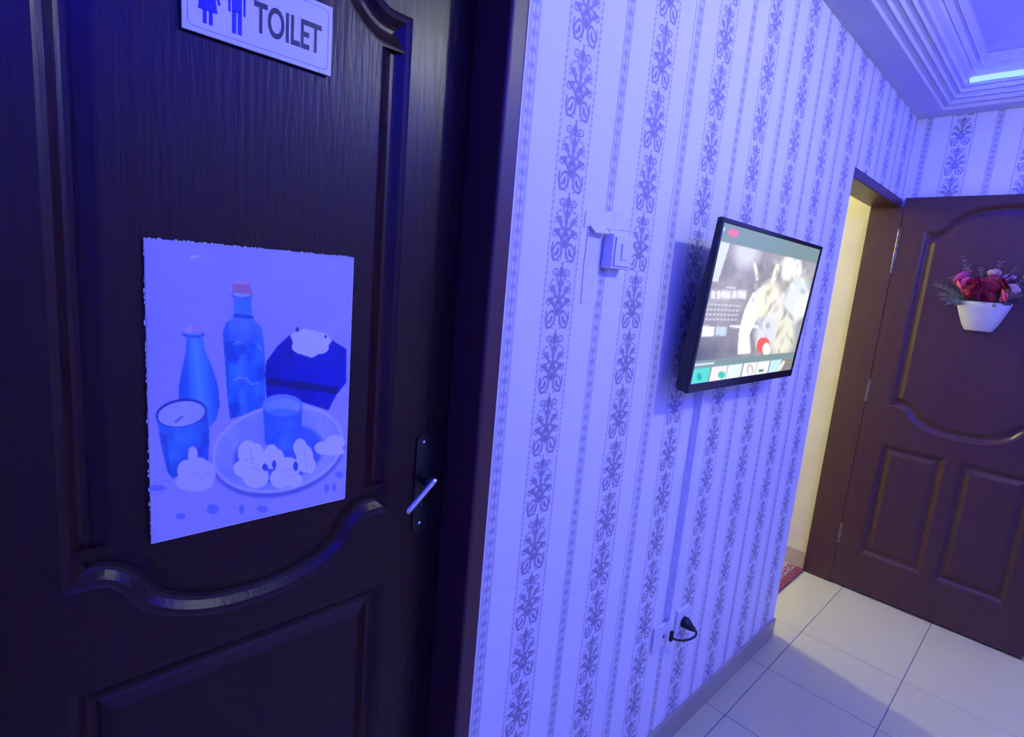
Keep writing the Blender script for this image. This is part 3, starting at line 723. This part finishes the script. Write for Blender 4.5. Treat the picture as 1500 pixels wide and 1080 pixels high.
def bloom(c, r, mt, tilt=(0, 0), petals=7, layers=4, name='bloom'):
    mb = MB(); k = 0
    for l in range(layers):
        fr = 1-.22*l
        for j in range(petals):
            a_ = 2*math.pi*(j+.5*l)/petals+rnd.uniform(-.15, .15)
            lift = .25+.33*l
            vs_ = []
            for t_, wd, h_ in ((0.0, .10, 0), (.45, .42, .10), (.8, .48, .30), (1.0, .26, .46)):
                for s_ in (-1, 0, 1):
                    rad = fr*r*t_*math.cos(lift*.85); hh = fr*r*(t_*math.sin(lift*.9)+h_*.35)+ (0.06*r if s_ else 0)
                    tw = s_*wd*r*fr; rf = rnd.uniform(-.05, .05)*r
                    vs_.append((rad*math.cos(a_)-tw*math.sin(a_), rad*math.sin(a_)+tw*math.cos(a_), hh+rf))
            mb.add(vs_, [(3*i+s_, 3*i+s_+1, 3*i+s_+4, 3*i+s_+3) for i in range(3) for s_ in (0, 1)])
    o = mb.build(name, mt, fp, True)
    o.location = c; o.rotation_euler = (tilt[0], tilt[1], rnd.random()*6)
    return o
PINK = noisy(mat('pink_petal', (.7, .06, .16), .6), (.80, .05, .15), (.95, .20, .30), (1, 1, 1), 60)
CRIM = noisy(mat('crimson_petal', (.16, .004, .03), .6), (.20, .004, .03), (.36, .010, .06), (1, 1, 1), 50)
LILA = noisy(mat('lilac_petal', (.55, .30, .45), .6), (.60, .32, .46), (.78, .52, .62), (1, 1, 1), 60)
for c, r, mt_, tl in (((-.092, -.040, .238), .036, PINK, (.9, -.3)), ((-.070, -.052, .215), .030, PINK, (1.1, -.2)), ((-.108, -.048, .205), .026, PINK, (1.0, -.5)),
                     ((-.030, -.060, .195), .046, CRIM, (1.1, 0)), ((.018, -.066, .200), .052, CRIM, (1.1, .1)), ((.055, -.050, .215), .042, CRIM, (.9, .3)), ((-.002, -.050, .160), .040, CRIM, (1.2, 0)), ((.030, -.040, .235), .036, CRIM, (.6, .1)),
                     ((-.060, -.058, .175), .034, CRIM, (1.2, -.2)), ((-.045, -.050, .222), .032, CRIM, (.9, -.1)), ((.060, -.074, .168), .033, PINK, (1.2, .2)), ((.078, -.062, .160), .024, PINK, (1.2, .4)),
                     ((.090, -.045, .195), .030, LILA, (1.0, .4)), ((.015, -.030, .262), .028, LILA, (.7, 0)), ((.058, -.034, .252), .020, LILA, (.7, .2)), ((.082, -.030, .246), .020, LILA, (.7, .3)), ((-.052, -.045, .185), .016, LILA, (1.1, 0))):
    bloom(c, r, mt_, tl)
def sprig(p0, p1, mt, nl=9, ls=.016, name='leaf_sprig'):
    p0, p1 = Vector(p0), Vector(p1); d = p1-p0; mid = (p0+p1)/2+Vector((0, -.008, .014)); mb = MB(); pts = []
    for i in range(7):
        t = i/6; pts.append(p0*(1-t)**2+mid*2*t*(1-t)+p1*t*t)
    mb.tube(pts, .0011, 5)
    for i in range(nl):
        t = .25+.75*i/(nl-1); q = p0*(1-t)**2+mid*2*t*(1-t)+p1*t*t
        for sd in (-1, 1):
            ax = d.normalized(); sdv = Vector((ax.z, rnd.uniform(-.5, .1), -ax.x)).normalized()*sd
            tip = q+(ax*.7+sdv*.8).normalized()*ls*rnd.uniform(.7, 1.2); b_ = (q+tip)/2; wv = (ax*.8-sdv*.6).normalized()*ls*.2
            lift = Vector((0, -.003, 0))
            mb.add([q, b_+wv+lift, tip, b_-wv], [(0, 1, 2), (0, 2, 3)])
    return mb.build(name, mt, fp)
LEAF = noisy(mat('grey_green_leaf', (.20, .24, .17), .6), (.11, .14, .07), (.26, .28, .17), (1, 1, 1), 60)
LEAF2 = noisy(mat('purple_grey_leaf', (.22, .20, .24), .6), (.10, .09, .09), (.22, .19, .19), (1, 1, 1), 60)
for p1, mt_ in (((-.192, -.03, .205), LEAF), ((-.165, -.05, .160), LEAF), ((-.150, -.065, .135), LEAF), ((-.145, -.055, .190), LEAF), ((-.125, -.07, .120), LEAF), ((-.09, -.085, .118), LEAF), ((-.135, -.04, .240), LEAF2),
               ((-.108, -.03, .338), LEAF2), ((-.085, -.035, .295), LEAF2), ((-.035, -.03, .290), LEAF2), ((.028, -.03, .318), LEAF2), ((.085, -.03, .290), LEAF2), ((.135, -.03, .278), LEAF2), ((.150, -.04, .240), LEAF2), ((.125, -.05, .180), LEAF2), ((.05, -.09, .120), LEAF), ((.01, -.085, .130), LEAF), ((.095, -.07, .135), LEAF2)):
    sprig((p1[0]*.35, -.03, .122), p1, mt_)

# ------------------------------------------------------------------ rug in the hall
RED = noisy(mat('rug_red', (.18, .03, .04), .95), (.13, .02, .03), (.24, .05, .06), (1, 1, 1), 90, 3, .6)
rg = empty('rug', (2.75, .150, 0)); tag(rg, 'red patterned rug on the hall floor past the doorway', 'rug')
def rug_pat():
    m = mat('rug_pattern', (.4, .25, .2), .95); nt = m.node_tree; X.nt = nt
    g = nt.nodes.new('ShaderNodeNewGeometry'); s = nt.nodes.new('ShaderNodeSeparateXYZ'); nt.links.new(g.outputs['Position'], s.inputs[0])
    x = X(s.outputs[0]); y = X(s.outputs[1])
    a_ = ((x*26).fract()-.5).abs(); b_ = ((y*26+(x*52).sin()*.2).fract()-.5).abs()
    d = ((a_+b_)-.42).abs()-.12
    k = d.sm(.06)
    stripe = ((((y-.19)*14).fract()-.5).abs()-.2).sm(.08)
    mx = nt.nodes.new('ShaderNodeMix'); mx.data_type = 'RGBA'; mx.inputs[6].default_value = (.16, .035, .045, 1); mx.inputs[7].default_value = (.55, .45, .38, 1)
    nt.links.new((k*.6).max(stripe*.5).k, mx.inputs[0]); nt.links.new(mx.outputs[2], nt.nodes['Principled BSDF'].inputs['Base Color'])
    return m
MB().box((-.35, -.028, .0005), (.68, .016, .010), .003, 2).build('border', RED, rg)
MB().box((-.35, .016, .0005), (.68, 1.2, .009), .002, 1).build('field', rug_pat(), rg)
